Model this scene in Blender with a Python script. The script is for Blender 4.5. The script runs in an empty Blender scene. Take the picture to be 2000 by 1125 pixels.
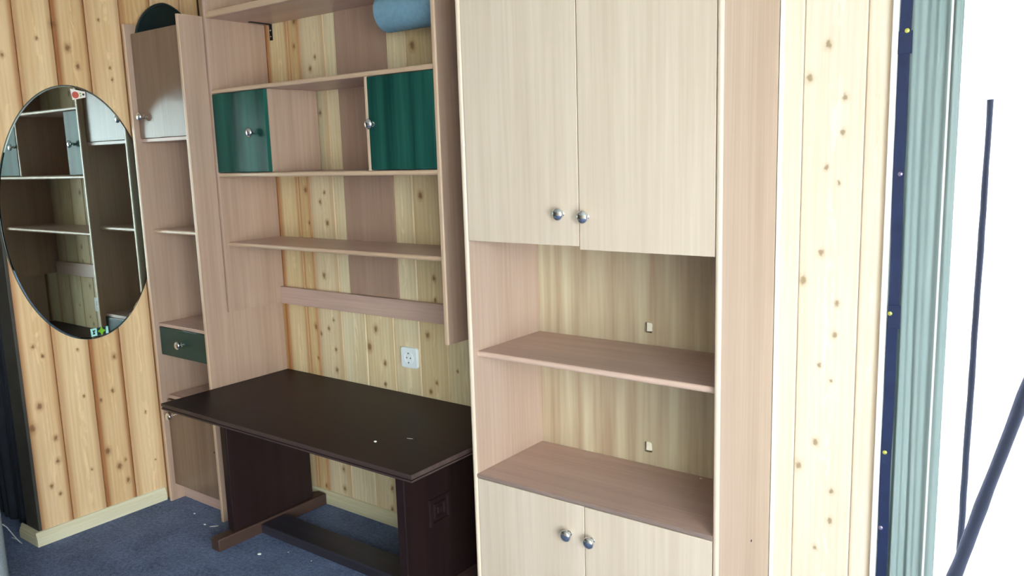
import bpy, bmesh, math, random
from mathutils import Matrix, Vector, noise
random.seed(7)
scene = bpy.context.scene
C = scene.collection

# ------------------------------------------------------------------ camera
FPX = 1617.49
cam_d = bpy.data.cameras.new('camera')
cam_d.sensor_width = 36.0
cam_d.lens = FPX / 2000.0 * 36.0
cam_d.clip_start = 0.02
cam = bpy.data.objects.new('camera', cam_d)
C.objects.link(cam)
yaw, pitch, roll = -0.650974768, -0.161740812, -0.0305534598
fw = Vector((math.sin(yaw) * math.cos(pitch), math.cos(yaw) * math.cos(pitch), math.sin(pitch)))
rt = Vector((math.cos(yaw), -math.sin(yaw), 0))
up = rt.cross(fw)
r2 = math.cos(roll) * rt + math.sin(roll) * up
u2 = -math.sin(roll) * rt + math.cos(roll) * up
M = Matrix.Identity(4)
for i in range(3):
    M[i][0] = r2[i]; M[i][1] = u2[i]; M[i][2] = -fw[i]
M[2][3] = 1.5
cam.matrix_world = M
scene.camera = cam

# ------------------------------------------------------------------ sky / light / exposure
world = bpy.data.worlds.new('overcast_sky')
scene.world = world
world.use_nodes = True
bg = world.node_tree.nodes['Background']
bg.inputs['Color'].default_value = (0.90, 0.96, 1.0, 1)
bg.inputs['Strength'].default_value = 10.0
scene.view_settings.view_transform = 'Standard'
scene.view_settings.look = 'None'
scene.view_settings.gamma = 1.0
scene.view_settings.use_curve_mapping = False
scene.view_settings.exposure = 1.18
scene.cycles.use_denoising = True
scene.cycles.max_bounces = 12
scene.cycles.diffuse_bounces = 8
scene.cycles.glossy_bounces = 6
scene.cycles.caustics_reflective = True
scene.cycles.sample_clamp_indirect = 6.0

# room dimensions (metres; the camera stands at x = 0, y = 0)
YB = 2.25          # face of the back wall
XW = -3.43         # face of the partition wall with the mirror
YE = 1.33          # free end of the partition
XR = 1.60          # right wall
YF = -2.60         # wall behind the camera
XL = -4.70         # far left wall
ZC = 2.50          # ceiling
WIN = (-2.45, 0.45, 0.04, 2.30)   # window in the right wall: y0, y1, z0, z1
DOORX = (-0.497, -0.10); DOORZ = 2.25

def portal(name, loc, rot, sx, sy):
    l = bpy.data.lights.new(name, 'AREA')
    l.shape = 'RECTANGLE'; l.size = sx; l.size_y = sy
    l.cycles.is_portal = True
    o = bpy.data.objects.new(name, l); C.objects.link(o)
    o.location = loc; o.rotation_euler = rot
    return o
portal('window_daylight_portal', (XR + 0.05, (WIN[0] + WIN[1]) / 2, (WIN[2] + WIN[3]) / 2), (0, math.pi / 2, 0), WIN[3] - WIN[2], WIN[1] - WIN[0])
portal('doorway_daylight_portal', ((DOORX[0] + DOORX[1]) / 2, YB + 0.1, DOORZ / 2), (-math.pi / 2, 0, 0), DOORX[1] - DOORX[0], DOORZ)

# ------------------------------------------------------------------ material helpers
def srgb(r, g, b):
    f = lambda c: (c / 255.0 / 12.92) if c / 255.0 <= 0.04045 else ((c / 255.0 + 0.055) / 1.055) ** 2.4
    return (f(r), f(g), f(b), 1.0)

class NT:
    def __init__(s, name):
        s.m = bpy.data.materials.new(name); s.m.use_nodes = True
        s.t = s.m.node_tree; s.t.nodes.clear()
        s.out = s.n('ShaderNodeOutputMaterial')
        s.p = s.n('ShaderNodeBsdfPrincipled')
        s.l(s.p.outputs[0], s.out.inputs[0])
    def n(s, t, **k):
        nd = s.t.nodes.new(t)
        for a, b in k.items(): setattr(nd, a, b)
        return nd
    def l(s, a, b): s.t.links.new(a, b)
    def put(s, sock, v):
        if hasattr(v, 'is_output'): s.l(v, sock)
        else: sock.default_value = v
    def coord(s, kind='Object'):
        return s.n('ShaderNodeTexCoord').outputs[kind]
    def rnd(s):
        return s.n('ShaderNodeObjectInfo').outputs['Random']
    def mapping(s, v, scale=(1, 1, 1), offset=None):
        m = s.n('ShaderNodeMapping'); s.l(v, m.inputs['Vector'])
        m.inputs['Scale'].default_value = scale
        if offset is not None: s.put(m.inputs['Location'], offset)
        return m.outputs[0]
    def noise(s, v, scale, detail=3, rough=0.5, dist=0.0):
        n = s.n('ShaderNodeTexNoise'); s.l(v, n.inputs['Vector'])
        n.inputs['Scale'].default_value = scale; n.inputs['Detail'].default_value = detail
        n.inputs['Roughness'].default_value = rough; n.inputs['Distortion'].default_value = dist
        return n.outputs[0]
    def ramp(s, f, stops):
        r = s.n('ShaderNodeValToRGB'); s.l(f, r.inputs[0])
        e = r.color_ramp.elements
        while len(e) < len(stops): e.new(0.5)
        for el, (p, c) in zip(e, stops): el.position = p; el.color = c
        return r.outputs[0]
    def mix(s, f, a, b, mode='MIX'):
        m = s.n('ShaderNodeMix', data_type='RGBA', blend_type=mode)
        s.put(m.inputs[0], f); s.put(m.inputs[6], a); s.put(m.inputs[7], b)
        return m.outputs[2]
    def math(s, op, a, b=0.0, c=0.0):
        m = s.n('ShaderNodeMath', operation=op)
        s.put(m.inputs[0], a); s.put(m.inputs[1], b)
        if op in ('MULTIPLY_ADD',): s.put(m.inputs[2], c)
        return m.outputs[0]
    def mrange(s, v, a, b, c=0.0, d=1.0, smooth=True):
        m = s.n('ShaderNodeMapRange', interpolation_type='SMOOTHSTEP' if smooth else 'LINEAR')
        s.l(v, m.inputs[0])
        for i, x in enumerate((a, b, c, d)): m.inputs[i + 1].default_value = x
        return m.outputs[0]
    def bump(s, h, strength=0.2, dist=0.002):
        b = s.n('ShaderNodeBump'); s.l(h, b.inputs['Height'])
        b.inputs['Strength'].default_value = strength; b.inputs['Distance'].default_value = dist
        s.l(b.outputs[0], s.p.inputs['Normal'])
    def base(s, col): s.put(s.p.inputs['Base Color'], col)
    def set(s, **k):
        for a, b in k.items(): s.put(s.p.inputs[a.replace('_', ' ')], b)

def shift(nt, v):
    """object coordinates moved by a random amount per object, so that no two boards share their grain"""
    r = nt.rnd()
    cmb = nt.n('ShaderNodeCombineXYZ')
    for i, k in enumerate((37.0, 51.0, 23.0)): nt.l(nt.math('MULTIPLY', r, k), cmb.inputs[i])
    a = nt.n('ShaderNodeVectorMath', operation='ADD'); nt.l(v, a.inputs[0]); nt.l(cmb.outputs[0], a.inputs[1])
    return a.outputs[0]

def plain(name, col, rough=0.5, metal=0.0, spec=0.5, var=0.0, vs=30):
    t = NT(name)
    if var:
        n = t.noise(t.coord(), vs, 3)
        t.base(t.mix(t.mrange(n, .3, .7), tuple(c * (1 - var) for c in col[:3]) + (1,), tuple(min(1, c * (1 + var)) for c in col[:3]) + (1,)))
    else: t.base(col)
    t.set(Roughness=rough, Metallic=metal, Specular_IOR_Level=spec)
    return t.m

def laminate(name, light, dark, axis='z', rough=0.35, fine=90, contrast=(.30, .72), streak=0.5, spec=.45, wide=14):
    t = NT(name); v = shift(t, t.coord())
    sf = {'z': (1, 1, .025), 'x': (.025, 1, 1), 'y': (1, .025, 1)}[axis]
    sw = {'z': (1, 1, .05), 'x': (.05, 1, 1), 'y': (1, .05, 1)}[axis]
    a = t.noise(t.mapping(v, sf), fine, 4, .6)
    b = t.noise(t.mapping(v, sw), wide, 3, .55)
    f = t.math('ADD', t.math('MULTIPLY', a, 1 - streak), t.math('MULTIPLY', b, streak))
    col = t.ramp(f, [(contrast[0], dark), (contrast[1], light)])
    t.base(col)
    t.set(Roughness=rough, Specular_IOR_Level=spec)
    t.bump(a, .05, .001)
    return t.m

def pine(name, knots, uaxis, light, dark, stain, rough=0.55, kcol=(118, 78, 44), khalo=(150, 105, 60)):
    """knotty pine boarding: grain along z, resin-brown board edges, knots at their places on the wall"""
    t = NT(name)
    v = shift(t, t.coord())
    wob = t.noise(t.mapping(v, (1, 1, .18)), 9, 3, .5)
    fine = t.noise(t.mapping(v, (1, 1, .03)), 150, 3, .6)
    # cathedral figure
    wv = t.n('ShaderNodeTexWave', wave_type='BANDS', bands_direction='X' if uaxis == 'x' else 'Y')
    t.l(t.mapping(v, (1, 1, .08)), wv.inputs['Vector'])
    wv.inputs['Scale'].default_value = 16; wv.inputs['Distortion'].default_value = 9
    wv.inputs['Detail'].default_value = 2; wv.inputs['Detail Scale'].default_value = .9
    f = t.math('ADD', t.math('MULTIPLY', wob, .58), t.math('ADD', t.math('MULTIPLY', fine, .32), t.math('MULTIPLY', wv.outputs['Fac'], .10)))
    col = t.ramp(f, [(.32, dark), (.62, light)])
    # resin-brown edges of the boards
    g = t.n('ShaderNodeSeparateXYZ'); t.l(t.coord('Generated'), g.inputs[0])
    u = g.outputs[0 if uaxis == 'x' else 1]
    d = t.math('MULTIPLY', t.math('ABSOLUTE', t.math('SUBTRACT', u, .5)), 2.0)
    d = t.math('ADD', d, t.math('MULTIPLY', t.math('SUBTRACT', wob, .5), .35))
    at = t.n('ShaderNodeAttribute', attribute_type='OBJECT', attribute_name='stain')
    e = t.math('MULTIPLY', t.mrange(d, .52, .98), at.outputs['Fac'])
    col = t.mix(e, col, stain)
    mid = t.mrange(t.math('ABSOLUTE', t.math('SUBTRACT', u, .55)), .03, .16, 1, 0)
    fl = t.mrange(t.noise(t.mapping(v, (1, 1, .22)), 34, 3, .6, 1.2), .50, .62)
    col = t.mix(t.math('MULTIPLY', t.math('MULTIPLY', mid, fl), .45), col, tuple(min(1, c_ * 1.25) for c_ in light[:3]) + (1,))
    tn = t.n('ShaderNodeAttribute', attribute_type='OBJECT', attribute_name='tone')
    col = t.mix(1.0, col, tn.outputs['Color'], 'MULTIPLY')
    # knots
    geo = t.n('ShaderNodeNewGeometry').outputs['Position']
    dn = t.n('ShaderNodeTexNoise'); t.l(geo, dn.inputs['Vector']); dn.inputs['Scale'].default_value = 90; dn.inputs['Detail'].default_value = 2
    vm = t.n('ShaderNodeVectorMath', operation='MULTIPLY_ADD')
    t.l(dn.outputs['Color'], vm.inputs[0]); vm.inputs[1].default_value = (.010, .010, .014); t.l(geo, vm.inputs[2])
    sep = t.n('ShaderNodeSeparateXYZ'); t.l(vm.outputs[0], sep.inputs[0])
    cmb = t.n('ShaderNodeCombineXYZ'); t.l(sep.outputs[0 if uaxis == 'x' else 1], cmb.inputs[0])
    t.l(t.math('MULTIPLY', sep.outputs[2], .75), cmb.inputs[1])
    acc = None
    for (a, z, r) in knots:
        ds = t.n('ShaderNodeVectorMath', operation='DISTANCE'); t.l(cmb.outputs[0], ds.inputs[0])
        ds.inputs[1].default_value = (a + .005, (z + .007) * .75, 0)
        q = t.math('DIVIDE', ds.outputs['Value'], r * .00125)
        acc = q if acc is None else t.math('MINIMUM', acc, q)
    if acc is not None:
        col = t.mix(t.math('MULTIPLY', t.mrange(acc, .9, 2.2, 1, 0), .35), col, srgb(*khalo))
        col = t.mix(t.math('MULTIPLY', t.mrange(acc, .35, 1.15, 1, 0), .8), col, srgb(*kcol))
    t.base(col)
    t.set(Roughness=rough, Specular_IOR_Level=.35)
    t.bump(fine, .08, .001)
    return t.m

# ------------------------------------------------------------------ geometry helpers
def link(name, me, mat, parent=None, loc=None):
    o = bpy.data.objects.new(name, me); C.objects.link(o)
    if mat is not None: me.materials.append(mat)
    if parent is not None: o.parent = parent
    if loc is not None: o.location = loc
    return o

def bm_mesh(bm, name, smooth=False, angle=35):
    bmesh.ops.recalc_face_normals(bm, faces=bm.faces[:])
    me = bpy.data.meshes.new(name); bm.to_mesh(me); bm.free()
    if smooth:
        me.polygons.foreach_set('use_smooth', [True] * len(me.polygons))
        me.set_sharp_from_angle(angle=math.radians(angle))
    if smooth == 'box':                          # flat faces stay truly flat, only the rounded edges are smooth
        for p in me.polygons:
            if max(abs(c) for c in p.normal) > .9995: p.use_smooth = False
    return me

def add_box(bm, x0, x1, y0, y1, z0, z1, bev=0.0, seg=2, sel=None):
    r = bmesh.ops.create_cube(bm, size=1.0)
    vs = r['verts']
    for v in vs:
        v.co = Vector(((x0 + x1) / 2 + v.co.x * (x1 - x0), (y0 + y1) / 2 + v.co.y * (y1 - y0), (z0 + z1) / 2 + v.co.z * (z1 - z0)))
    if bev:
        es = {e for v in vs for e in v.link_edges}
        if sel: es = {e for e in es if sel(e)}
        bmesh.ops.bevel(bm, geom=list(es), offset=bev, segments=seg, profile=0.5, affect='EDGES')

def box(name, mat, parent, x0, x1, y0, y1, z0, z1, bev=0.0015, seg=2, origin=(0, 0, 0), front=0.0, edge=None):
    """one board; coordinates are world ones, origin = base of the thing it belongs to. The mesh is centred on the board itself."""
    bm = bmesh.new()
    cx, cy, cz = (x0 + x1) / 2, (y0 + y1) / 2, (z0 + z1) / 2
    if front:                                   # rounded front edges (towards -y), sharper elsewhere
        add_box(bm, x0 - cx, x1 - cx, y0 - cy, y1 - cy, z0 - cz, z1 - cz)
        fy = (y0 - cy)
        dims = sorted([(x1 - x0, 0), (z1 - z0, 2)])
        thin = dims[0][1]
        es = [e for e in bm.edges if all(abs(v.co.y - fy) < 1e-6 for v in e.verts) and abs(e.verts[0].co[thin] - e.verts[1].co[thin]) < 1e-6]
        bmesh.ops.bevel(bm, geom=es, offset=front, segments=4, profile=0.5, affect='EDGES')
    else:
        add_box(bm, x0 - cx, x1 - cx, y0 - cy, y1 - cy, z0 - cz, z1 - cz, bev, seg)
    o = link(name, bm_mesh(bm, name, 'box'), mat, parent, (cx - origin[0], cy - origin[1], cz - origin[2]))
    if front:                                   # glued edging on the front edge
        o.data.materials.append(edge or M_edge)
        for p in o.data.polygons:
            if p.normal.y < -.2: p.material_index = 1
    return o

def lathe_bm(prof, n=24):
    """profile [(r, h)] turned about the local -y axis (h grows towards -y)"""
    bm = bmesh.new(); rings = []
    for r, h in prof:
        if r < 1e-6: rings.append([bm.verts.new((0, -h, 0))])
        else: rings.append([bm.verts.new((r * math.cos(2 * math.pi * i / n), -h, r * math.sin(2 * math.pi * i / n))) for i in range(n)])
    for a, b in zip(rings, rings[1:]):
        for i in range(n):
            j = (i + 1) % n
            if len(a) == 1 and len(b) == 1: continue
            if len(a) == 1: bm.faces.new((a[0], b[i], b[j]))
            elif len(b) == 1: bm.faces.new((a[i], a[j], b[0]))
            else: bm.faces.new((a[i], a[j], b[j], b[i]))
    return bm

def sweep_profile(name, pts2, p0, p1, outdir, mat, parent=None):
    """moulding: pts2 = [(out, z)] swept straight from p0 to p1 (floor points on the wall face)"""
    bm = bmesh.new(); p0 = Vector(p0); p1 = Vector(p1); od = Vector(outdir)
    a = [bm.verts.new(p0 + od * o + Vector((0, 0, z))) for o, z in pts2]
    b = [bm.verts.new(p1 + od * o + Vector((0, 0, z))) for o, z in pts2]
    n = len(a)
    for i in range(n): bm.faces.new((a[i], a[(i + 1) % n], b[(i + 1) % n], b[i]))
    bm.faces.new(a); bm.faces.new(b[::-1])
    return link(name, bm_mesh(bm, name), mat, parent)

def tag(o, label, cat, group=None, kind=None):
    o['label'] = label; o['category'] = cat
    if group: o['group'] = group
    if kind: o['kind'] = kind
    return o

def thing(name, label, cat, loc, group=None):
    o = bpy.data.objects.new(name, None); C.objects.link(o)
    o.empty_display_size = .1; o.location = loc
    return tag(o, label, cat, group)

def struct(o, label, cat):
    return tag(o, label, cat, kind='structure')

def tube(name, pts, r, mat, parent=None, n=8):
    bm = bmesh.new(); rings = []
    P = [Vector(p) for p in pts]
    for i, p in enumerate(P):
        d = (P[min(i + 1, len(P) - 1)] - P[max(i - 1, 0)]).normalized()
        a = d.cross(Vector((0.13, 0.29, 1)) if abs(d.z) < .9 else Vector((1, .2, .1))).normalized(); b = d.cross(a)
        rr = r[i] if isinstance(r, (list, tuple)) else r
        rings.append([bm.verts.new(p + (a * math.cos(2 * math.pi * k / n) + b * math.sin(2 * math.pi * k / n)) * rr) for k in range(n)])
    for a, b in zip(rings, rings[1:]):
        for k in range(n): bm.faces.new((a[k], a[(k + 1) % n], b[(k + 1) % n], b[k]))
    bm.faces.new(rings[0]); bm.faces.new(rings[-1][::-1])
    return link(name, bm_mesh(bm, name, True, 50), mat, parent)

# ------------------------------------------------------------------ materials
KL = [(1.384, 0.563, 9), (1.347, 0.481, 11), (1.43, 0.418, 7), (1.428, 0.322, 7), (1.393, 0.227, 6), (1.422, 0.184, 5), (1.418, 0.76, 5), (1.387, 0.805, 5), (1.701, 0.698, 7), (1.679, 0.555, 6), (1.63, 0.3, 10), (1.674, 0.218, 9), (1.702, 0.239, 5), (1.704, 0.145, 7), (1.625, 0.525, 5), (1.557, 0.244, 4), (1.559, 0.56, 4), (1.556, 0.758, 4), (1.836, 0.195, 3), (1.813, 0.423, 4), (1.652, 1.962, 9), (1.685, 1.892, 7), (1.606, 2.048, 10), (1.539, 1.991, 5), (1.816, 1.894, 4), (1.82, 1.848, 4), (1.787, 2.082, 4), (1.408, 1.918, 6)]
KB = [(-2.657, 0.833, 5), (-2.689, 0.793, 6), (-2.653, 0.706, 6), (-2.655, 0.617, 7), (-2.772, 0.793, 8), (-2.74, 0.766, 5), (-2.77, 0.656, 5), (-2.448, 0.742, 11), (-2.406, 0.821, 9), (-2.363, 0.685, 7), (-2.367, 0.597, 6), (-2.123, 0.826, 8), (-2.087, 0.644, 5), (-2.12, 0.605, 6), (-1.98, 0.705, 4), (-2.076, 0.965, 6), (-2.662, 1.364, 5), (-2.691, 1.324, 6), (-2.655, 1.239, 7), (-2.769, 1.236, 5), (-2.697, 1.018, 8), (-2.127, 1.354, 9), (-2.078, 1.048, 7), (-2.778, 1.373, 8), (-2.779, 2.048, 8), (-2.789, 1.953, 7), (-2.665, 1.899, 5), (-2.698, 1.857, 7), (-2.132, 1.892, 10), (-2.655, 1.681, 7), (-2.654, 0.178, 7), (-2.656, 0.089, 8), (-2.775, 0.075, 6), (-2.362, 0.156, 7), (-2.369, 0.066, 7)]
KR = [(-.669, 1.75, 7), (-.715, 1.67, 8), (-.623, 1.615, 6), (-.627, 1.526, 6), (-.665, 1.437, 5), (-.632, 1.396, 4), (-.671, 1.212, 7), (-.718, 1.134, 8), (-.627, 1.078, 6), (-.63, .991, 6), (-.668, .903, 5), (-.635, .864, 4), (-.672, .683, 7), (-.717, .606, 8), (-.625, .548, 6), (-.627, .462, 6), (-.664, .372, 5)]

M_pine_left = pine('knotty_pine_partition', KL, 'y', srgb(222, 192, 152), srgb(204, 167, 121), srgb(154, 100, 58))
M_pine_back = pine('knotty_pine_back_wall', KB, 'x', srgb(216, 202, 172), srgb(198, 178, 141), srgb(166, 112, 66))
M_pine_right = pine('knotty_pine_glare_paled', KR, 'x', srgb(238, 228, 210), srgb(228, 214, 190), srgb(220, 198, 165), kcol=(158, 132, 96), khalo=(206, 184, 148))  # knots lightened in colour to imitate overexposure beside the doorway
M_pine_plain = pine('pine_boards', [], 'x', srgb(214, 190, 146), srgb(192, 160, 112), srgb(172, 118, 66))
M_base = laminate('pale_pine_moulding', srgb(226, 220, 192), srgb(196, 186, 150), 'y', .45, 60)
M_base_b = laminate('pale_pine_moulding_back', srgb(214, 208, 176), srgb(186, 176, 140), 'x', .45, 60)
M_lam_v = laminate('beech_laminate_upright', srgb(206, 182, 164), srgb(182, 154, 134), 'z', .34)
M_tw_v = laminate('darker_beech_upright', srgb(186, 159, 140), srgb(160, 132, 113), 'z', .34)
M_lam_h = laminate('beech_laminate_level', srgb(200, 172, 158), srgb(172, 142, 130), 'x', .34)
M_lam_y = laminate('beech_laminate_deep', srgb(196, 160, 136), srgb(170, 134, 112), 'y', .34)
M_door = laminate('pale_beech_door', srgb(223, 206, 187), srgb(202, 183, 161), 'z', .30)
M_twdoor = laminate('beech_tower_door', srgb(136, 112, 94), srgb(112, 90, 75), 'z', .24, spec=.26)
M_stripe = laminate('striped_beech_back', srgb(206, 196, 166), srgb(172, 148, 122), 'z', .4, 60, (.34, .66), .8, wide=24)
M_edge = laminate('rounded_beech_edging', srgb(206, 178, 150), srgb(186, 156, 130), 'z', .3)
M_edge_pale = laminate('pale_rounded_edging', srgb(230, 213, 192), srgb(214, 194, 170), 'z', .3)
M_edge_h = laminate('pink_beech_edging', srgb(222, 194, 176), srgb(204, 172, 154), 'x', .3)
M_edge_x = laminate('tan_beech_edging', srgb(206, 178, 150), srgb(186, 156, 130), 'x', .3)
M_edge_grey = laminate('grey_beech_edging', srgb(150, 130, 120), srgb(130, 110, 102), 'x', .3)
M_brownboard = laminate('brown_hardboard', srgb(168, 140, 122), srgb(148, 120, 104), 'z', .6, 140)
M_green = laminate('green_stained_wood', srgb(42, 94, 82), srgb(13, 46, 43), 'z', .3, 40, (.36, .66), .7, .08)
M_green_h = laminate('green_stained_wood_level', srgb(26, 70, 64), srgb(12, 42, 40), 'x', .3, 40, (.3, .7), .7, .3)
M_desk = laminate('dark_brown_tabletop', srgb(42, 26, 27), srgb(29, 18, 19), 'x', .46, 50, spec=.2)
M_deskedge = laminate('worn_brown_table_edge', srgb(92, 74, 68), srgb(52, 38, 36), 'x', .4, 40)
M_desk_v = laminate('dark_brown_legs', srgb(46, 28, 28), srgb(28, 18, 18), 'z', .42, 50, spec=.3)
M_foot = laminate('worn_brown_foot', srgb(86, 62, 52), srgb(54, 38, 34), 'y', .5, 50)
M_str = laminate('worn_stretcher_sky_sheen', srgb(58, 56, 66), srgb(38, 34, 40), 'x', .45, 40)  # bluish tint in the colour stands in for sky reflected on top
M_chrome = plain('chrome', (.80, .80, .80, 1), .12, 1.0)
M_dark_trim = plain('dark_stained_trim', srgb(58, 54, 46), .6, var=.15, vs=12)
M_black = plain('black_metal', srgb(28, 28, 30), .4, .6)
M_white_plastic = plain('white_plastic', srgb(232, 240, 244), .3)
M_dark_hole = plain('dark_socket_hole', srgb(24, 24, 26), .6)
M_plaster = plain('white_paint', srgb(236, 236, 230), .6, var=.03)
M_frontwall = plain('tan_wall_paint', srgb(190, 176, 152), .7, var=.03, vs=3)
M_ceiling = plain('ceiling_paint', srgb(226, 224, 216), .8, var=.03, vs=3)
M_sheet = plain('backing', srgb(96, 70, 46), .8)
M_mirror = plain('silvered_glass', (.58, .67, .65, 1), .015, 1.0)
M_mirror_edge = plain('mirror_glass_edge', srgb(70, 84, 78), .12, 0.0, .8)
M_oval = plain('dark_green_gloss', srgb(26, 40, 40), .22, var=.1, vs=8)
M_navy = plain('navy_strip', srgb(28, 42, 80), .55, var=.12, vs=20)
M_brass = plain('yellow_zinc_screw', srgb(206, 206, 96), .3, .4)
M_screw2 = plain('grey_screw', srgb(150, 140, 170), .3, .6)
M_pole = plain('dark_blue_pole', srgb(30, 42, 76), .6, var=.2, vs=30)
M_concrete = plain('pale_concrete', srgb(225, 225, 220), .9, var=.05, vs=2)
M_chip = plain('white_chip', srgb(235, 235, 228), .7)
M_towel = plain('blue_paper', srgb(108, 142, 160), .8, var=.08, vs=60)
M_core = plain('white_card_core', srgb(214, 214, 214), .8)
M_armchair = plain('grey_upholstery', srgb(128, 136, 140), .9, var=.12, vs=200)
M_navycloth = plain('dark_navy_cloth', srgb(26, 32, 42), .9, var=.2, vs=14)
M_teal = plain('dark_teal_cloth', srgb(18, 46, 48), .9, var=.2, vs=40)
M_foam = plain('cream_foam', srgb(246, 240, 220), .8, var=.05, vs=60)
M_st_white = plain('sticker_white', srgb(236, 226, 218), .4)
M_st_red = plain('sticker_red', srgb(196, 92, 76), .4)
M_st_green = plain('sticker_green', srgb(116, 176, 40), .4)
M_st_cyan = plain('sticker_pale_cyan', srgb(160, 214, 208), .4)
M_st_dark = plain('sticker_dark', srgb(24, 40, 40), .5)

t = NT('blue_grey_carpet')
v = t.coord()
a = t.noise(v, 260, 3, .75); b = t.noise(v, 7, 4, .6); c = t.noise(v, 70, 2, .6)
col = t.ramp(t.math('ADD', t.math('MULTIPLY', a, .5), t.math('ADD', t.math('MULTIPLY', b, .22), t.math('MULTIPLY', c, .28))), [(.36, srgb(56, 67, 90)), (.64, srgb(132, 148, 184))])
t.base(col); t.set(Roughness=.95, Specular_IOR_Level=.2); t.bump(a, .5, .004)
M_carpet = t.m

t = NT('curtain_film')
n = t.noise(t.mapping(t.coord(), (1, 1, .1)), 20, 2)
cc = t.ramp(n, [(.3, srgb(152, 170, 167)), (.7, srgb(166, 181, 178))])
t.base(cc); t.set(Roughness=.6, Specular_IOR_Level=.3)
tr = t.n('ShaderNodeBsdfTranslucent'); t.l(cc, tr.inputs[0])
ms = t.n('ShaderNodeMixShader'); ms.inputs[0].default_value = .12
t.l(t.p.outputs[0], ms.inputs[1]); t.l(tr.outputs[0], ms.inputs[2]); t.l(ms.outputs[0], t.out.inputs[0])
M_curtain = t.m

t = NT('window_glass')
tb = t.n('ShaderNodeBsdfTransparent'); tb.inputs[0].default_value = (.95, .97, .97, 1)
t.set(Roughness=.02, Base_Color=(.9, .95, .95, 1))
ms = t.n('ShaderNodeMixShader'); ms.inputs[0].default_value = .06
t.l(tb.outputs[0], ms.inputs[1]); t.l(t.p.outputs[0], ms.inputs[2]); t.l(ms.outputs[0], t.out.inputs[0])
M_glass = t.m

# ------------------------------------------------------------------ the room
def multi(name, boxes, mat, bev=0):
    bm = bmesh.new()
    for b in boxes: add_box(bm, *b, bev)
    return link(name, bm_mesh(bm, name), mat)

struct(multi('floor', [(XL - .1, XR + .1, YF - .1, YB + .12, -.08, 0)], M_carpet), 'blue-grey short pile carpet floor littered with white specks', 'floor')
struct(multi('ceiling', [(XL - .1, XR + .1, YF - .1, YB + .12, ZC, ZC + .08)], M_ceiling), 'plain pale ceiling above the room', 'ceiling')
wall_back = struct(multi('wall_back', [(XL, DOORX[0], YB + .012, YB + .12, 0, ZC), (DOORX[0], DOORX[1], YB + .012, YB + .12, DOORZ, ZC), (DOORX[1], XR, YB + .012, YB + .12, 0, ZC)], M_sheet), 'knotty pine plank wall behind desk, shelves and cabinet', 'wall')
wall_left = struct(multi('wall_left', [(XW - .10, XW - .012, YE + .008, YB + .012, 0, ZC)], M_sheet), 'knotty pine plank partition carrying the oval mirror', 'wall')
struct(multi('wall_right', [(XR, XR + .12, YF, WIN[0], 0, ZC), (XR, XR + .12, WIN[1], YB + .12, 0, ZC), (XR, XR + .12, WIN[0], WIN[1], 0, WIN[2]), (XR, XR + .12, WIN[0], WIN[1], WIN[3], ZC)], M_pine_plain), 'pine wall with the window to the right', 'wall')
struct(multi('wall_front', [(XL - .1, XR + .12, YF - .1, YF, 0, ZC)], M_frontwall), 'tan painted wall behind the camera', 'wall')
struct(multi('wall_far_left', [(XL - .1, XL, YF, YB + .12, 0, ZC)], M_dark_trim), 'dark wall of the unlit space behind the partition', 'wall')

def planks(parent, axis, bounds, face, mat, tones, z0=0.0, z1=ZC, thick=.012, gap=.0014, bev=.0035):
    for i, (a, b) in enumerate(zip(bounds, bounds[1:])):
        tone, stain = tones.get(i, (None, None))
        w = (b - a) - gap
        bm = bmesh.new()
        if axis == 'x':
            add_box(bm, -w / 2, w / 2, -thick / 2, thick / 2, -(z1 - z0) / 2, (z1 - z0) / 2)
            es = [e for e in bm.edges if all(v.co.y < 0 for v in e.verts) and abs(e.verts[0].co.x - e.verts[1].co.x) < 1e-6]
            loc = ((a + b) / 2, face + thick / 2, (z0 + z1) / 2)
        else:
            add_box(bm, -thick / 2, thick / 2, -w / 2, w / 2, -(z1 - z0) / 2, (z1 - z0) / 2)
            es = [e for e in bm.edges if all(v.co.x > 0 for v in e.verts) and abs(e.verts[0].co.y - e.verts[1].co.y) < 1e-6]
            loc = (face - thick / 2, (a + b) / 2, (z0 + z1) / 2)
        bmesh.ops.bevel(bm, geom=es, offset=bev, segments=1, affect='EDGES')
        o = link('plank', bm_mesh(bm, 'plank'), mat, parent, loc)
        if tone is None:
            k = random.uniform(.93, 1.04); tone = (k, k * random.uniform(.97, 1.0), k * random.uniform(.93, 1.0))
        o['tone'] = list(tone); o['stain'] = float(random.uniform(.2, .5) if stain is None else stain)

planks(wall_left, 'y', [YE, 1.464, 1.605, 1.737, 1.882, 2.02, 2.16, YB], XW, M_pine_left,
       {0: ((1.0, .97, .93), .85), 1: ((1.02, 1.02, .99), .55), 2: ((.96, .92, .84), 1.0), 3: ((1.05, 1.05, 1.03), .45), 4: ((.92, .86, .76), .8)}, bev=.006)
lb = [-4.70, -4.56, -4.42, -4.28, -4.14, -4.0, -3.86, -3.72, -3.545]
planks(wall_back, 'x', lb, YB, M_pine_plain, {})
bb = [-3.43, -3.26, -3.10, -2.958, -2.826, -2.756, -2.604, -2.463, -2.304, -2.166, -2.023, -1.886, -1.74, -1.60, -1.45, -1.30, -1.15, -1.0, -.87]
planks(wall_back, 'x', bb, YB, M_pine_back,
       {2: ((.80, .62, .42), .9), 3: ((1.0, .93, .80), .7), 4: ((.94, .80, .62), .8), 5: ((1.0, .96, .90), .30), 6: ((1.05, 1.07, 1.06), .05), 7: ((1.03, 1.0, .92), .15), 8: ((1.04, 1.03, .99), .1), 9: ((.98, .93, .82), .2), 10: ((1.0, 1.0, .95), .1)})
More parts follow.
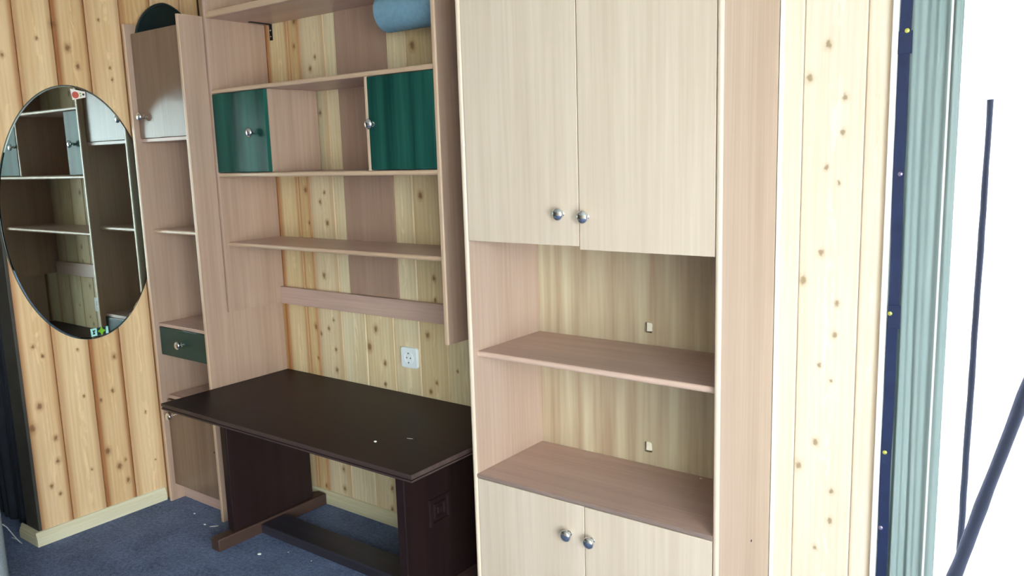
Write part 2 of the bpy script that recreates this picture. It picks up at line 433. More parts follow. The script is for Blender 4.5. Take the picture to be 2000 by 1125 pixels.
planks(wall_back, 'x', [-.87, -.731, -.574, -.514], YB, M_pine_right,
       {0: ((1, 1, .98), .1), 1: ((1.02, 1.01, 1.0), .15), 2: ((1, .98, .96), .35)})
# boards on the wall to the right of the doorway
planks(wall_back, 'x', [-.09, .06, .18, .30, .45, .60, .75, .90, 1.04, 1.18, 1.32, 1.46, 1.59], YB, M_pine_plain, {})
# dark trim on the free end of the partition
struct(box('trim_1', M_dark_trim, None, XW - .112, XW - .0005, YE - .006, YE + .008, 0.0, ZC, .002), 'dark trim board on the free end of the plank partition', 'trim')
struct(box('trim_2', M_plaster, None, -.5135, -.4985, 2.232, YB + .012, 0, DOORZ, .002), 'white vertical strip between pine boards and navy strip', 'trim')
struct(multi('trim_3', [(DOORX[1], DOORX[1] + .06, YB - .015, YB - .0005, 0, DOORZ + .06), (DOORX[0], DOORX[1], YB - .015, YB - .0005, DOORZ, DOORZ + .06)], M_plaster), 'white casing around the bright doorway', 'trim')

bprof = [(0, 0), (.016, 0), (.016, .030), (.013, .036), (.013, .040), (.008, .046), (.006, .056), (0, .058)]
struct(sweep_profile('baseboard_left', bprof, (XW, YE - .022, 0), (XW, 1.864, 0), (1, 0, 0), M_base), 'pale pine baseboard along the mirror partition', 'baseboard')
struct(sweep_profile('baseboard_back', bprof, (-2.983, YB, 0), (-1.605, YB, 0), (0, -1, 0), M_base_b), 'pale pine baseboard on the wall under the desk', 'baseboard')
struct(sweep_profile('baseboard_end', bprof, (XW - .0005, YE - .006, 0), (XW - .15, YE - .006, 0), (0, -1, 0), M_base_b), 'short pine baseboard wrapping the end of the partition', 'baseboard')

# window in the right wall, out of the picture: the main source of daylight
w = struct(multi('window_1', [(XR + .03, XR + .09, WIN[0], WIN[0] + .06, WIN[2], WIN[3]), (XR + .03, XR + .09, WIN[1] - .06, WIN[1], WIN[2], WIN[3]),
      (XR + .03, XR + .09, WIN[0] + .06, WIN[1] - .06, WIN[2], WIN[2] + .06), (XR + .03, XR + .09, WIN[0] + .06, WIN[1] - .06, WIN[3] - .06, WIN[3]),
      (XR + .04, XR + .08, -1.03, -.97, WIN[2] + .06, WIN[3] - .06)], M_plaster), 'wide white-framed window on the right lighting the room', 'window')
for y0, y1 in ((WIN[0] + .06, -1.03), (-.97, WIN[1] - .06)):
    bm = bmesh.new(); add_box(bm, XR + .058, XR + .062, y0, y1, WIN[2] + .06, WIN[3] - .06)
    link('pane', bm_mesh(bm, 'pane'), M_glass, w)

# ------------------------------------------------------------------ knob (shared mesh)
KNOB = bm_mesh(lathe_bm([(.0085, 0), (.0085, .002), (.0055, .004), (.0052, .014), (.010, .0165), (.0165, .019), (.0178, .0225), (.0165, .0265), (.011, .0300), (.005, .0315), (0, .0318)], 28), 'knob', True, 50)
KNOB.materials.append(M_chrome)
def knob(parent, wx, wy, wz):
    o = bpy.data.objects.new('knob', KNOB); C.objects.link(o); o.parent = parent
    pl = Vector((0, 0, 0)); p = parent
    while p is not None: pl += p.location; p = p.parent
    o.location = Vector((wx, wy, wz)) - pl
    return o

# ------------------------------------------------------------------ tall cabinet
O = (-1.198, 2.05, 0)
cab = thing('cabinet', 'tall pale beech cabinet with four doors and open shelves', 'cabinet', O)
CF = 1.872; CZ = 2.42
box('side_panel', M_lam_v, cab, -1.603, -1.5855, CF, 2.236, 0, CZ, origin=O, front=.0075, edge=M_edge_pale)
box('side_panel', M_lam_v, cab, -.8095, -.792, CF, 2.236, 0, CZ, origin=O, front=.0075, edge=M_edge_pale)
box('top_panel', M_lam_h, cab, -1.5855, -.8095, CF + .022, 2.236, CZ - .02, CZ - .003, origin=O)
# back panel with two ragged cut-outs
def back_panel():
    bm = bmesh.new()
    x0, x1, z0, z1 = -1.5855, -.8095, .08, 2.40
    holes = [(-1.176, .959, .0145, .017), (-1.179, .575, .0150, .018)]
    ys = 2.228
    def quad(a, b, c, d): bm.faces.new([bm.verts.new((p, ys, q)) for p, q in ((a, c), (b, c), (b, d), (a, d))])
    zs = [z0]
    for (hx, hz, rx, rz) in sorted(holes, key=lambda h: h[1]):
        m = .03
        quad(x0, x1, zs[-1], hz - m); quad(x0, hx - m, hz - m, hz + m); quad(hx + m, x1, hz - m, hz + m)
        N = 24; outer = []; inner = []
        for i in range(N):
            an = 2 * math.pi * i / N + math.pi / 4
            c, s = math.cos(an), math.sin(an); k = 1 / max(abs(c), abs(s))
            outer.append(bm.verts.new((hx + m * c * k, ys, hz + m * s * k)))
            e = (abs(c) ** 4 + abs(s) ** 4) ** -.25
            j = random.uniform(.94, 1.06)
            inner.append(bm.verts.new((hx + rx * c * e * j, ys, hz + rz * s * e * j)))
        for i in range(N): bm.faces.new((outer[i], outer[(i + 1) % N], inner[(i + 1) % N], inner[i]))
        zs.append(hz + m)
    quad(x0, x1, zs[-1], z1)
    r = bmesh.ops.extrude_face_region(bm, geom=bm.faces[:])
    for vv in r['geom']:
        if isinstance(vv, bmesh.types.BMVert): vv.co.y += .006
    bmesh.ops.translate(bm, verts=bm.verts[:], vec=(-O[0], -O[1], -O[2]))
    return link('back_panel', bm_mesh(bm, 'back_panel'), M_stripe, cab)
back_panel()
for hx, hz, rx, rz in ((-1.1735, .960, .0105, .0140), (-1.1765, .577, .0110, .0145)):
    bm = bmesh.new(); add_box(bm, -rx, rx, -.002, .002, -rz, rz, .0015, 1)
    link('hole_plug', bm_mesh(bm, 'hole_plug'), M_foam, cab, (hx - O[0], 2.233 - O[1], hz - O[2]))
box('shelf', M_lam_h, cab, -1.5855, -.8095, 1.896, 2.227, .887, .905, origin=O, front=.0075, edge=M_edge_h)
box('worktop', M_lam_h, cab, -1.5855, -.8095, CF + .001, 2.227, .505, .518, origin=O, front=.004, edge=M_edge_grey)
box('shelf', M_lam_h, cab, -1.5855, -.8095, CF + .03, 2.227, 1.262, 1.278, origin=O)
box('plinth', M_lam_h, cab, -1.5855, -.8095, CF + .05, CF + .066, 0, .08, origin=O)
box('floor_panel', M_lam_h, cab, -1.5855, -.8095, CF + .022, 2.227, .08, .096, origin=O)
d = box('door', M_door, cab, -1.584, -1.1980, CF + .003, CF + .019, 1.246, CZ - .003, origin=O); knob(d, -1.250, CF + .003, 1.333)
d = box('door', M_door, cab, -1.1948, -.811, CF + .003, CF + .019, 1.237, CZ - .003, origin=O); knob(d, -1.172, CF + .003, 1.327)
d = box('door', M_door, cab, -1.584, -1.1970, CF + .003, CF + .019, .083, .5035, origin=O); knob(d, -1.246, CF + .003, .411)
d = box('door', M_door, cab, -1.1940, -.811, CF + .003, CF + .019, .083, .5035, origin=O); knob(d, -1.169, CF + .003, .410)
b = link('screw_cap', bm_mesh(lathe_bm([(.0032, 0), (.0032, .0012), (0, .0012)], 10), 'screw_cap'), M_dark_hole, cab, (-.792 - O[0], 2.097 - O[1], .42))
b.rotation_euler = (0, 0, math.pi / 2)

# ------------------------------------------------------------------ narrow tower unit beside the mirror
O = (-3.1915, 2.05, 0)
tw = thing('storage_tower', 'narrow tall beech unit with door, niche and green drawer beside mirror', 'cabinet', O)
TF = 1.864; TZ = 2.063
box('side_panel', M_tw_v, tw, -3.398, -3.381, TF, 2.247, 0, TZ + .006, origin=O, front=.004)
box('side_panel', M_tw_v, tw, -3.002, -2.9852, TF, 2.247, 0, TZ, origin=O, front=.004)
box('back_panel', M_brownboard, tw, -3.381, -3.002, 2.240, 2.246, .06, 2.03, origin=O)
box('top_panel', M_lam_h, tw, -3.381, -3.002, 1.906, 2.239, 1.851, 1.868, origin=O)
box('shelf', M_lam_h, tw, -3.381, -3.002, 1.893, 2.239, 1.590, 1.605, origin=O)
box('shelf', M_lam_h, tw, -3.381, -3.002, 1.907, 2.239, 1.205, 1.222, origin=O, front=.006)
box('shelf', M_lam_h, tw, -3.381, -3.002, 1.889, 2.239, .800, .8145, origin=O)
box('shelf', M_lam_h, tw, -3.381, -3.002, 1.897, 2.239, .474, .490, origin=O)
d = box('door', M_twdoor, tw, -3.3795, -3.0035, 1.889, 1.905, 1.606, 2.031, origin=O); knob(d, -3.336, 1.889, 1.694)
box('floor_panel', M_lam_h, tw, -3.381, -3.002, 1.91, 2.239, .075, .091, origin=O)
box('plinth', M_lam_h, tw, -3.381, -3.002, 1.930, 1.946, 0, .075, origin=O)
d = box('door', M_twdoor, tw, -3.3795, -3.0035, 1.889, 1.905, .076, .470, origin=O); knob(d, -3.345, 1.889, .400)  # dark door tone also paints in the shade cast by the desk
dr = box('drawer', M_green_h, tw, -3.378, -3.005, 1.886, 1.903, .674, .799, origin=O, bev=.003); knob(dr, -3.210, 1.886, .737)
link('screw_cap', bm_mesh(lathe_bm([(.004, 0), (.004, .0012), (0, .0012)], 10), 'screw_cap'), M_dark_hole, d, (.145, -.0080, .015))

# ------------------------------------------------------------------ hung shelf unit
O = (-2.375, 2.11, .885)
bs = thing('wall_shelf_unit', 'hung open beech shelf unit with two green doors above desk', 'shelf unit', O)
SF = 1.968
box('side_panel', M_tw_v, bs, -2.9848, -2.967, SF, 2.247, .887, 2.40, origin=O, front=.006, edge=M_brownboard)  # darker front edge colour paints in a shadow line
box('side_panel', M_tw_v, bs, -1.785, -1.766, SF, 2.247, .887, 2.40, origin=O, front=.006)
XL_, XR_ = -2.967, -1.785
box('shelf', M_lam_h, bs, XL_, XR_, 1.972, 2.247, 2.055, 2.080, origin=O, front=.006, edge=M_edge_x)
box('shelf', M_lam_h, bs, XL_, XR_, 1.972, 2.240, 1.765, 1.782, origin=O, front=.006, edge=M_edge_x)
box('shelf', M_lam_h, bs, XL_, XR_, 1.972, 2.240, 1.438, 1.455, origin=O, front=.006, edge=M_edge_x)
box('shelf', M_lam_h, bs, XL_, XR_, 1.990, 2.247, 1.157, 1.174, origin=O, front=.007, edge=M_edge_x)
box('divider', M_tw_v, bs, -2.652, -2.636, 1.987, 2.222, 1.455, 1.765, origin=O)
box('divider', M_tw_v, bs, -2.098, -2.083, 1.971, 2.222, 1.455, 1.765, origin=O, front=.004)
box('rail', M_lam_h, bs, -2.967, -1.785, 2.228, 2.246, .882, .956, origin=O)
box('back_board', M_brownboard, bs, -2.530, -2.258, 2.241, 2.2485, .958, 2.40, origin=O)
gd = box('door', M_green, bs, -2.965, -2.636, 1.970, 1.986, 1.457, 1.763, origin=O, bev=.002); knob(gd, -2.712, 1.970, 1.606)
gd = box('door', M_green, bs, -2.0815, -1.787, 1.969, 1.985, 1.457, 1.763, origin=O, bev=.002); knob(gd, -2.060, 1.969, 1.608)

# black angle bracket under the top shelf
br = thing('shelf_bracket', 'black metal angle bracket under the top shelf', 'bracket', (-2.927, YB, 1.99))
bm = bmesh.new(); add_box(bm, -.009, .009, -.0035, -.0005, 0, .0645, .0008, 1); link('wall_arm', bm_mesh(bm, 'wall_arm'), M_black, br)
bm = bmesh.new(); add_box(bm, -.009, .009, -.105, -.0035, .0615, .0645, .0008, 1); link('shelf_arm', bm_mesh(bm, 'shelf_arm'), M_black, br)
for z in (.015, .04):
    s = link('screw', bm_mesh(lathe_bm([(.0035, 0), (.003, .0015), (0, .002)], 10), 'screw', True), M_chrome, br, (0, -.0035, z))

# blue paper roll on a holder under the top shelf
RX0, RX1, RY, RZ, RR = -2.105, -1.815, 2.10, 1.984, .066
ro = thing('paper_roll', 'blue paper towel roll on dark holder under the top shelf', 'paper roll', ((RX0 + RX1) / 2, RY, RZ))
def cyl_x(prof, n=40):
    bm = lathe_bm(prof, n)
    bmesh.ops.rotate(bm, verts=bm.verts[:], cent=(0, 0, 0), matrix=Matrix.Rotation(math.pi / 2, 3, 'Z'))
    return bm
L = RX1 - RX0
link('roll', bm_mesh(cyl_x([(.02, -L / 2), (RR - .006, -L / 2), (RR, -L / 2 + .006), (RR, L / 2 - .006), (RR - .006, L / 2), (.02, L / 2), (.02, -L / 2)]), 'roll', True, 40), M_towel, ro)
link('core', bm_mesh(cyl_x([(.016, -L / 2 - .002), (.0195, -L / 2 - .002), (.0195, L / 2 + .002), (.016, L / 2 + .002), (.016, -L / 2 - .002)], 24), 'core', True, 40), M_core, ro)
for hx in (-L / 2 - .009, L / 2 + .009):
    bm = bmesh.new(); add_box(bm, hx - .003, hx + .003, -.016, .016, -.018, .0705, .002)
    link('holder', bm_mesh(bm, 'holder'), M_black, ro)
link('spindle', bm_mesh(cyl_x([(0, -L / 2 - .011), (.006, -L / 2 - .011), (.006, L / 2 + .011), (0, L / 2 + .011)], 12), 'spindle', True), M_black, ro)

# ------------------------------------------------------------------ desk
O = (-2.31, 1.94, 0)
dk = thing('desk', 'dark brown wooden trestle desk with panel legs', 'desk', O)
DZ = .580
def desk_top():
    bm = bmesh.new()
    x0, x1, y0, y1 = -2.982, -1.640, 1.640, 2.247
    prof = [(-.001, 0), (.000, -.002), (.000, -.012), (-.003, -.0135), (-.003, -.016), (0, -.018), (-.001, -.0235), (-.003, -.026)]
    prof = [(-.004, 0)] + prof[0:]
    rings = []
    for off, dz in prof:
        o = off
        rings.append([bm.verts.new((px - O[0], py - O[1], DZ + dz)) for px, py in ((x0 - o, y0 - o), (x1 + o, y0 - o), (x1 + o, y1), (x0 - o, y1))])
    for a, b in zip(rings, rings[1:]):
        for i in range(4): bm.faces.new((a[i], a[(i + 1) % 4], b[(i + 1) % 4], b[i]))
    bm.faces.new(rings[0]); bm.faces.new(rings[-1][::-1])
    o = link('tabletop', bm_mesh(bm, 'tabletop'), M_desk, dk)
    o.data.materials.append(M_deskedge)
    for p in o.data.polygons:
        if abs(p.normal.z) < .5: p.material_index = 1
    return o
desk_top()
for xa, xb in ((-2.812, -2.772), (-1.850, -1.812)):
    lg = box('leg', M_desk_v, dk, xa, xb, 1.775, 2.17, .05, .554, origin=O, bev=.004)
    # carved square on the outer face
    cy, cz, h = 1.9375, .322, .052
    for s in ((1,) if xa > -2 else (-1,)):
        bm = bmesh.new(); xo = (xb - xa) / 2
        def frame(h0, h1, t):
            rs = []
            for hh, xx in ((h0, 0), (h0 - .003, t), (h1 + .003, t), (h1, 0)):
                rs.append([bm.verts.new((s * (xo - .001 + xx), cy - 1.9725 + a * hh, cz - .302 + b * hh * .95)) for a, b in ((-1, -1), (1, -1), (1, 1), (-1, 1))])
            for a, b in zip(rs, rs[1:]):
                for i in range(4): bm.faces.new((a[i], a[(i + 1) % 4], b[(i + 1) % 4], b[i]))
        frame(h, h - .016, .007); frame(h - .022, h - .034, .006)
        hh = h - .040
        add_box(bm, *(sorted((s * (xo - .001), s * (xo + .004)))), cy - 1.9725 - hh, cy - 1.9725 + hh, cz - .302 - hh, cz - .302 + hh, .002, 1)
        link('carved_square', bm_mesh(bm, 'carved_square'), M_desk_v, lg)
for xc in (-2.7855, -1.831):
    box('foot', M_foot, dk, xc - .026, xc + .026, 1.694, 2.232, 0, .05, origin=O, bev=.004)
box('stretcher', M_str, dk, -2.7585, -1.858, 1.889, 2.008, .002, .042, origin=O, bev=.004)

# ------------------------------------------------------------------ oval mirror on the partition
def oval_plate(name, a, b, th, mat, n=96):
    """upright oval in the y-z plane, face towards +x, bevelled rim"""
    bm = bmesh.new(); rings = []
    for k, x in ((1.0, 0), (1.0, th * .8), (.985, th)):
        rings.append([bm.verts.new((x, a * k * math.cos(2 * math.pi * i / n), b * (k if k == 1 else 1 - (1 - k) * a / b) * math.sin(2 * math.pi * i / n))) for i in range(n)])
    for p, q in zip(rings, rings[1:]):
        for i in range(n): bm.faces.new((p[i], p[(i + 1) % n], q[(i + 1) % n], q[i]))
    bm.faces.new(rings[0][::-1]); bm.faces.new(rings[-1])
    return bm_mesh(bm, name)
MY, MZ = 1.630, 1.304
mir = tag(link('oval_mirror', oval_plate('oval_mirror', .303, .511, .006, M_mirror), M_mirror, None, (XW + .001, MY, MZ)), 'large oval frameless mirror hung on the plank partition', 'mirror')
bm = bmesh.new()
n = 96; rg = []
for k, x in ((1.0, 0.0), (1.006, 0.0), (1.006, .004), (1.0, .004)):
    rg.append([bm.verts.new((x, .303 * k * math.cos(2 * math.pi * i / n), .511 * k * math.sin(2 * math.pi * i / n))) for i in range(n)])
for j in range(4):
    for i in range(n): bm.faces.new((rg[j][i], rg[j][(i + 1) % n], rg[(j + 1) % 4][(i + 1) % n], rg[(j + 1) % 4][i]))
link('edge', bm_mesh(bm, 'edge'), M_mirror_edge, mir)

XS = XW + .0074
def flat(name, pts, x0, x1, mat, parent):
    bm = bmesh.new()
    a = [bm.verts.new((x0, y, z)) for y, z in pts]; b = [bm.verts.new((x1, y, z)) for y, z in pts]
    k = len(a)
    for i in range(k): bm.faces.new((a[i], a[(i + 1) % k], b[(i + 1) % k], b[i]))
    bm.faces.new(a[::-1]); bm.faces.new(b)
    return link(name, bm_mesh(bm, name), mat, parent)
def blob(cy, cz, r, f, n=14): return [(cy + r * f(2 * math.pi * i / n) * math.cos(2 * math.pi * i / n), cz + r * f(2 * math.pi * i / n) * math.sin(2 * math.pi * i / n)) for i in range(n)]
s1 = thing('sticker', 'white sticker with red fruit at the top of the mirror', 'sticker', (XS, 1.668, 1.782), 'stickers on the oval mirror')
flat('paper', [(-.028, .022), (.030, .012), (.030, -.010), (-.022, -.022)], 0, .0006, M_st_white, s1)
flat('red_fruit', blob(-.010, .001, .0135, lambda a: 1 - .22 * math.sin(a)), .0006, .001, M_st_red, s1)
flat('dark_dot', blob(.022, .001, .0045, lambda a: 1), .0006, .001, M_st_dark, s1)
flat('green_dot', blob(.010, .004, .003, lambda a: 1), .0006, .001, M_st_green, s1)
flat('green_dot', blob(.011, -.005, .003, lambda a: 1), .0006, .001, M_st_green, s1)
s2 = thing('sticker', 'pale blue sticker with green star at the bottom of the mirror', 'sticker', (XS, 1.650, .818), 'stickers on the oval mirror')
flat('paper', [(-.038, .016), (.036, .016), (.036, -.014), (-.036, -.017)], 0, .0006, M_st_cyan, s2)
flat('dark_band', [(-.012, .016), (.026, .016), (.024, -.0145), (-.012, -.0155)], .0006, .0009, M_st_dark, s2)
flat('green_star', blob(.007, .001, .012, lambda a: 1 + .3 * math.cos(4 * a), 24), .0009, .0013, M_st_green, s2)
flat('dark_mark', [(-.031, .008), (-.018, .009), (-.020, .003), (-.025, .002), (-.020, -.003), (-.022, -.009), (-.030, -.009), (-.028, 0)], .0006, .001, M_st_dark, s2)

# dark oval tray standing on the tower top, behind the upper edge of the door
def tray():
    bm = bmesh.new(); n = 72; rings = []; pw = 2 / 1.75
    for k, x in ((1.0, 0), (1.0, .009), (.97, .011), (.93, .011), (.91, .007)):
        r = []
        for i in range(n):
            c, q = math.cos(2 * math.pi * i / n), math.sin(2 * math.pi * i / n)
            r.append(bm.verts.new((x, .138 * k * math.copysign(abs(c) ** pw, c), .152 + .152 * k * math.copysign(abs(q) ** pw, q))))
        rings.append(r)
    for p, q in zip(rings, rings[1:]):
        for i in range(n): bm.faces.new((p[i], p[(i + 1) % n], q[(i + 1) % n], q[i]))
    bm.faces.new(rings[0][::-1]); bm.faces.new(rings[-1])
    return link('oval_tray', bm_mesh(bm, 'oval_tray'), M_oval, None, (-3.3805, 2.0465, 1.8685))
tag(tray(), 'dark green oval tray standing upright on top of the narrow unit', 'tray')

# ------------------------------------------------------------------ socket
so = thing('wall_socket', 'white square wall socket above the desk', 'socket', (-2.2185, YB, .728))
bm = bmesh.new(); add_box(bm, -.0425, .0425, -.011, 0, -.0405, .0405)
bmesh.ops.bevel(bm, geom=[e for e in bm.edges if abs(e.verts[0].co.y - e.verts[1].co.y) > .005], offset=.011, segments=4, profile=.5, affect='EDGES')
bmesh.ops.bevel(bm, geom=[e for e in bm.edges if all(v.co.y < -.01 for v in e.verts)], offset=.0025, segments=2, profile=.5, affect='EDGES')
link('plate', bm_mesh(bm, 'plate', 'box'), M_white_plastic, so)
link('insert', bm_mesh(lathe_bm([(.024, .0), (.024, .0125), (.0215, .0135), (.0205, .0125), (.0195, .0118), (0, .0118)], 32), 'insert', True, 30), M_white_plastic, so)
for x in (-.0095, .0095):
    link('pin_hole', bm_mesh(lathe_bm([(.0028, .0115), (.0028, .0123), (0, .0123)], 12), 'pin_hole'), M_dark_hole, so, (x, 0, 0))
for z in (-.0185, .0185):
    bm = bmesh.new(); add_box(bm, -.003, .003, -.0135, -.0115, z - .0025, z + .0025); link('earth_clip', bm_mesh(bm, 'earth_clip'), M_chrome, so)

# ------------------------------------------------------------------ doorway: navy strip, gathered film, poles outside
nv = thing('navy_strip', 'navy blue strip screwed upright along the doorway edge', 'strip', (-.484, 2.24, 0))
def wob_strip():
    bm = bmesh.new(); N = 40; rows = []
    for i in range(N + 1):
        z = .0 + 2.25 * i / N
        j = .0012 * math.sin(z * 7.1) + .0008 * math.sin(z * 17.3)
        rows.append([bm.verts.new(p) for p in ((-.0125 + j, .003, z), (-.0125 + j, -.005, z), (.0125 + j, -.005, z), (.0125 + j, .003, z))])
    for a, b in zip(rows, rows[1:]):
        for k in range(4): bm.faces.new((a[k], a[(k + 1) % 4], b[(k + 1) % 4], b[k]))
    bm.faces.new(rows[0]); bm.faces.new(rows[-1][::-1])
    return bm_mesh(bm, 'band')
link('band', wob_strip(), M_navy, nv)
for x0, x1, z0, z1 in ((-.0145, .0175, 1.708, 1.762), (-.011, .0185, 1.028, 1.088)):
    bm = bmesh.new(); add_box(bm, x0, x1, -.008, -.005, z0, z1, .001, 1); link('overlap', bm_mesh(bm, 'overlap'), M_navy, nv)
for dx, z, m in ((.005, 1.762, M_brass), (.003, 1.419, M_screw2), (-.006, 1.066, M_brass), (-.004, .694, M_brass), (-.006, .483, M_screw2)):
    link('screw', bm_mesh(lathe_bm([(.0058, 0), (.0055, .002), (.003, .0035), (0, .004)], 12), 'screw', True), m, nv, (dx, -.005 if z not in (1.066, 1.762) else -.008, z))

def curtain(name, xs0, xs1, y0, amp, z0, z1, folds, mat, th=.0012, seed=1, rows=40, cols=140):
    rnd = random.Random(seed); ph = [rnd.uniform(0, 6.28) for _ in range(4)]
    bm = bmesh.new(); G = []
    for j in range(rows + 1):
        z = z0 + (z1 - z0) * j / rows; row = []
        for i in range(cols + 1):
            u = i / cols
            w_ = u + .018 * math.sin(3.1 * z + ph[0] + u * 5) * math.sin(math.pi * u)
            y = y0 + amp * (math.sin(2 * math.pi * folds * w_ + ph[1]) * .7 + .45 * math.sin(2 * math.pi * folds * 2.3 * w_ + ph[2] + .8 * z)) * (0.6 + .4 * math.sin(1.7 * z + ph[3] + u * 3))
            row.append(bm.verts.new((xs0 + (xs1 - xs0) * u, y, z)))
        G.append(row)
    for j in range(rows):
        for i in range(cols): bm.faces.new((G[j][i], G[j][i + 1], G[j + 1][i + 1], G[j + 1][i]))
    o = link(name, bm_mesh(bm, name, True, 80), mat)
    md = o.modifiers.new('thickness', 'SOLIDIFY'); md.thickness = th; md.offset = 0
    return o
gc = tag(curtain('gathered_curtain', -.4925, -.365, 2.272, .010, .012, 2.235, 3.0, M_curtain, seed=4), 'pale grey-green gathered curtain hanging beside the bright doorway', 'curtain')
bm = bmesh.new(); add_box(bm, -.3895, -.3845, 2.2555, 2.2575, .012, 2.235, .0006, 1)
link('seam', bm_mesh(bm, 'seam'), M_plaster, gc)

t = NT('dimming_plastic_film')  # tinted film, added to cut the daylight coming through the doorway
tb = t.n('ShaderNodeBsdfTransparent'); tb.inputs[0].default_value = (.42, .425, .43, 1)
t.set(Roughness=.3, Base_Color=(.55, .62, .8, 1))
ms = t.n('ShaderNodeMixShader'); ms.inputs[0].default_value = .05
t.l(tb.outputs[0], ms.inputs[1]); t.l(t.p.outputs[0], ms.inputs[2]); t.l(ms.outputs[0], t.out.inputs[0])
bm = bmesh.new(); add_box(bm, DOORX[0], DOORX[1], 2.345, 2.346, 0, DOORZ)
struct(link('dimming_sheet', bm_mesh(bm, 'dimming_sheet'), t.m), 'tinted plastic film added to dim the bright doorway', 'window')

# outside: paved ground, a thin post and a leaning pole in front of it
struct(multi('ground', [(-4.8, 14, YB + .12, 16, -.14, -.04), (XR + .12, 14, -12, YB + .12, -.14, -.04)], M_concrete), 'pale sunlit paving outside the doorway', 'ground')
def stand(name, p0, p1, r0, r1, mat, label, cat, seed):
    rnd = random.Random(seed); P0, P1 = Vector(p0), Vector(p1); pts = []; rr = []
    for i in range(25):
        f = i / 24
        pts.append(P0.lerp(P1, f) + Vector((rnd.uniform(-.001, .001), rnd.uniform(-.001, .001), 0))); rr.append((r0 + (r1 - r0) * f) * rnd.uniform(.93, 1.07))
    return tag(tube(name, pts, rr, mat, None, 10), label, cat)
k = 3.0 / 2.25
stand('thin_post', (-.409, 3.03, -.04), (-.399, 3.03, 1.62), .0105, .0095, M_pole, 'thin dark upright post outside the doorway', 'post', 3)
def at(X, z, Y): return (X * Y / 2.25, Y, 1.5 + (z - 1.5) * Y / 2.25)
A_, B_ = Vector(at(-.311, .392, 2.86)), Vector(at(-.188, .895, 2.95))
dirv = (B_ - A_)
t0 = (-.04 - A_.z) / dirv.z
P0 = A_ + dirv * t0; P1 = A_ + dirv * 2.2
stand('leaning_pole', tuple(P0), tuple(P1), .022, .016, M_pole, 'dark pole leaning to the right outside the doorway', 'pole', 5)

# cream foam squeezed out between cabinet side and boards
def foam():
    bm = bmesh.new(); rows = []; N = 160
    for i in range(N + 1):
        z = .002 + 2.3 * i / N
        wd = .010 + .004 * noise.noise(Vector((z * 9, 3.1, 0))) + .003 * noise.noise(Vector((z * 31, 1.1, 0)))
        rows.append([bm.verts.new(p) for p in ((-.7915, YB - .0005, z), (-.7915, YB - .009, z), (-.7915 + wd * .6, YB - .0075, z), (-.7915 + wd, YB - .0005, z))])
    for a, b in zip(rows, rows[1:]):
        for k2 in range(4): bm.faces.new((a[k2], a[(k2 + 1) % 4], b[(k2 + 1) % 4], b[k2]))
    bm.faces.new(rows[0]); bm.faces.new(rows[-1][::-1])
    return link('sealing_foam', bm_mesh(bm, 'sealing_foam', True, 60), M_foam)
tag(foam(), 'ragged cream foam bead between cabinet side and pine wall', 'sealant')

# ------------------------------------------------------------------ left edge: armchair, cable, dark curtain behind the partition
O = (-3.17, .66, 0)
ac = thing('armchair', 'grey upholstered armchair at the left edge by the partition', 'armchair', O)
def cushion(name, x0, x1, y0, y1, z0, z1, bev):
    bm = bmesh.new(); add_box(bm, x0 - O[0], x1 - O[0], y0 - O[1], y1 - O[1], z0, z1, bev, 4)
    return link(name, bm_mesh(bm, name, True, 60), M_armchair, ac)
cushion('base', -3.42, -2.92, .38, .96, .06, .30, .03)
cushion('arm', -3.00, -2.815, .34, 1.00, .06, .56, .06)
cushion('arm', -3.52, -3.35, .34, 1.00, .06, .56, .06)
cushion('seat_cushion', -3.34, -3.01, .36, .80, .30, .43, .04)
cushion('backrest', -3.34, -3.01, .80, 1.00, .30, .84, .06)
for x in (-3.46, -2.88):
    for y in (.42, .92):
        box('leg', M_black, ac, x - .02, x + .02, y - .02, y + .02, 0, .06, origin=O)

tag(tube('cable', [(-3.25, 1.003, .26), (-3.30, 1.10, .215), (-3.36, 1.165, .175), (-3.40, 1.20, .135), (-3.44, 1.235, .075), (-3.47, 1.262, .03), (-3.50, 1.283, .004), (-3.55, 1.29, .003), (-3.60, 1.285, .003)], .0018, M_core, None, 6), 'thin pale cable hanging from the armchair to the carpet', 'cable')
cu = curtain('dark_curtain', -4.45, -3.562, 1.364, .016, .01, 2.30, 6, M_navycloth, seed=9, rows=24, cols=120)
tag(cu, 'dark navy curtain hanging in the shadow behind the partition', 'curtain')

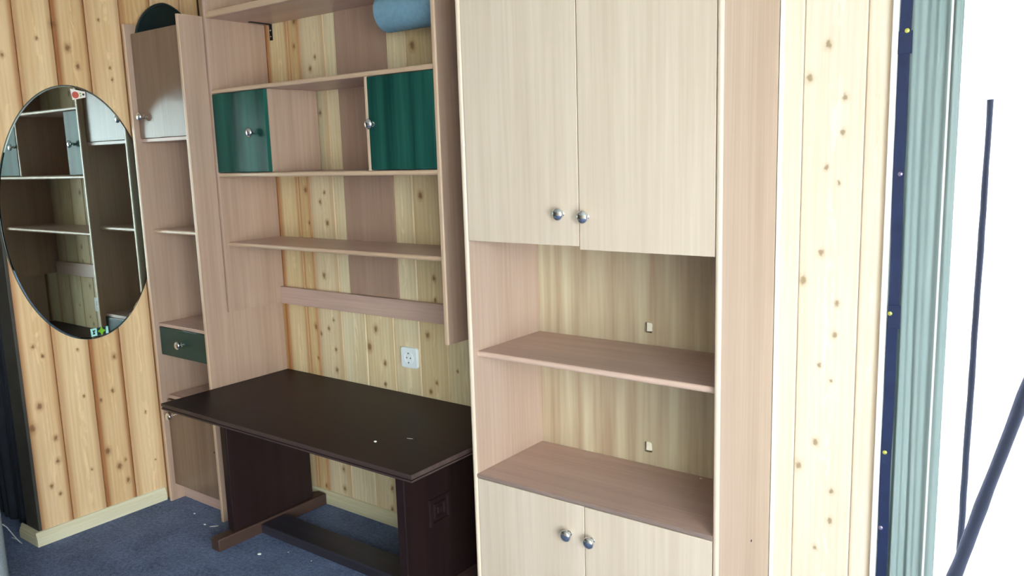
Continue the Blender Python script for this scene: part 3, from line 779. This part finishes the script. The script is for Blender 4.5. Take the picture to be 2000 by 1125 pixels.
# dark teal cloth behind the desk foot
bm = bmesh.new(); bmesh.ops.create_icosphere(bm, subdivisions=4, radius=1.0)
for vv in bm.verts:
    nn = noise.noise(vv.co * 2.2) * .22 + noise.noise(vv.co * 6.0) * .07
    c3 = vv.co * (1 + nn); vv.co = Vector((c3.x * .062, c3.y * .045, max(c3.z, -.75) * .052 + .039))
tag(link('crumpled_cloth', bm_mesh(bm, 'crumpled_cloth', True, 80), M_teal, None, (-2.885, 2.172, 0)), 'dark teal crumpled cloth on the floor behind the desk foot', 'cloth')

# ------------------------------------------------------------------ specks of debris
def chip(name, x, y, z, sx, sy, sz, label, seed, rot=0, group='white specks lying about'):
    rnd = random.Random(seed); bm = bmesh.new()
    bmesh.ops.create_icosphere(bm, subdivisions=2, radius=1.0)
    for vv in bm.verts:
        k3 = 1 + .25 * noise.noise(vv.co * 1.7 + Vector((seed * 3.1, 0, 0)))
        vv.co = Vector((vv.co.x * sx * k3, vv.co.y * sy * k3, vv.co.z * sz + sz))
    o = link(name, bm_mesh(bm, name, True, 40), M_chip, None, (x, y, z)); o.rotation_euler = (0, 0, rot)
    return tag(o, label, 'speck', group)
chip('paint_chip', -2.614, 1.772, 0, .009, .007, .003, 'white paint chip on the carpet in front of the stretcher, largest', 1)
chip('paint_chip', -3.032, 1.806, 0, .006, .005, .002, 'round white speck on the carpet below the narrow unit', 2)
chip('paper_scrap', -2.985, 1.818, 0, .020, .0035, .0012, 'thin white paper sliver on the carpet beside the desk leg', 3, .75)
chip('paint_chip', -3.167, 1.843, 0, .004, .004, .002, 'small white speck nearest the narrow unit plinth', 4)
chip('paint_chip', -2.534, 1.846, 0, .005, .002, .001, 'tiny pale sliver on the carpet right of the largest chip', 5)
chip('paint_chip', -2.402, 1.850, 0, .003, .003, .0012, 'tiny pale speck on the carpet furthest right', 6)
chip('paint_chip', -1.938, 1.782, DZ, .0055, .005, .003, 'white paint chip lying on the dark desktop', 7)
chip('paper_scrap', -1.866, 1.868, DZ, .012, .002, .0008, 'thin pale scrap on the desktop near its right end', 8, .35)
chip('paint_chip', -.991, 2.205, .518, .004, .004, .002, 'white speck at the back of the cabinet worktop', 9)
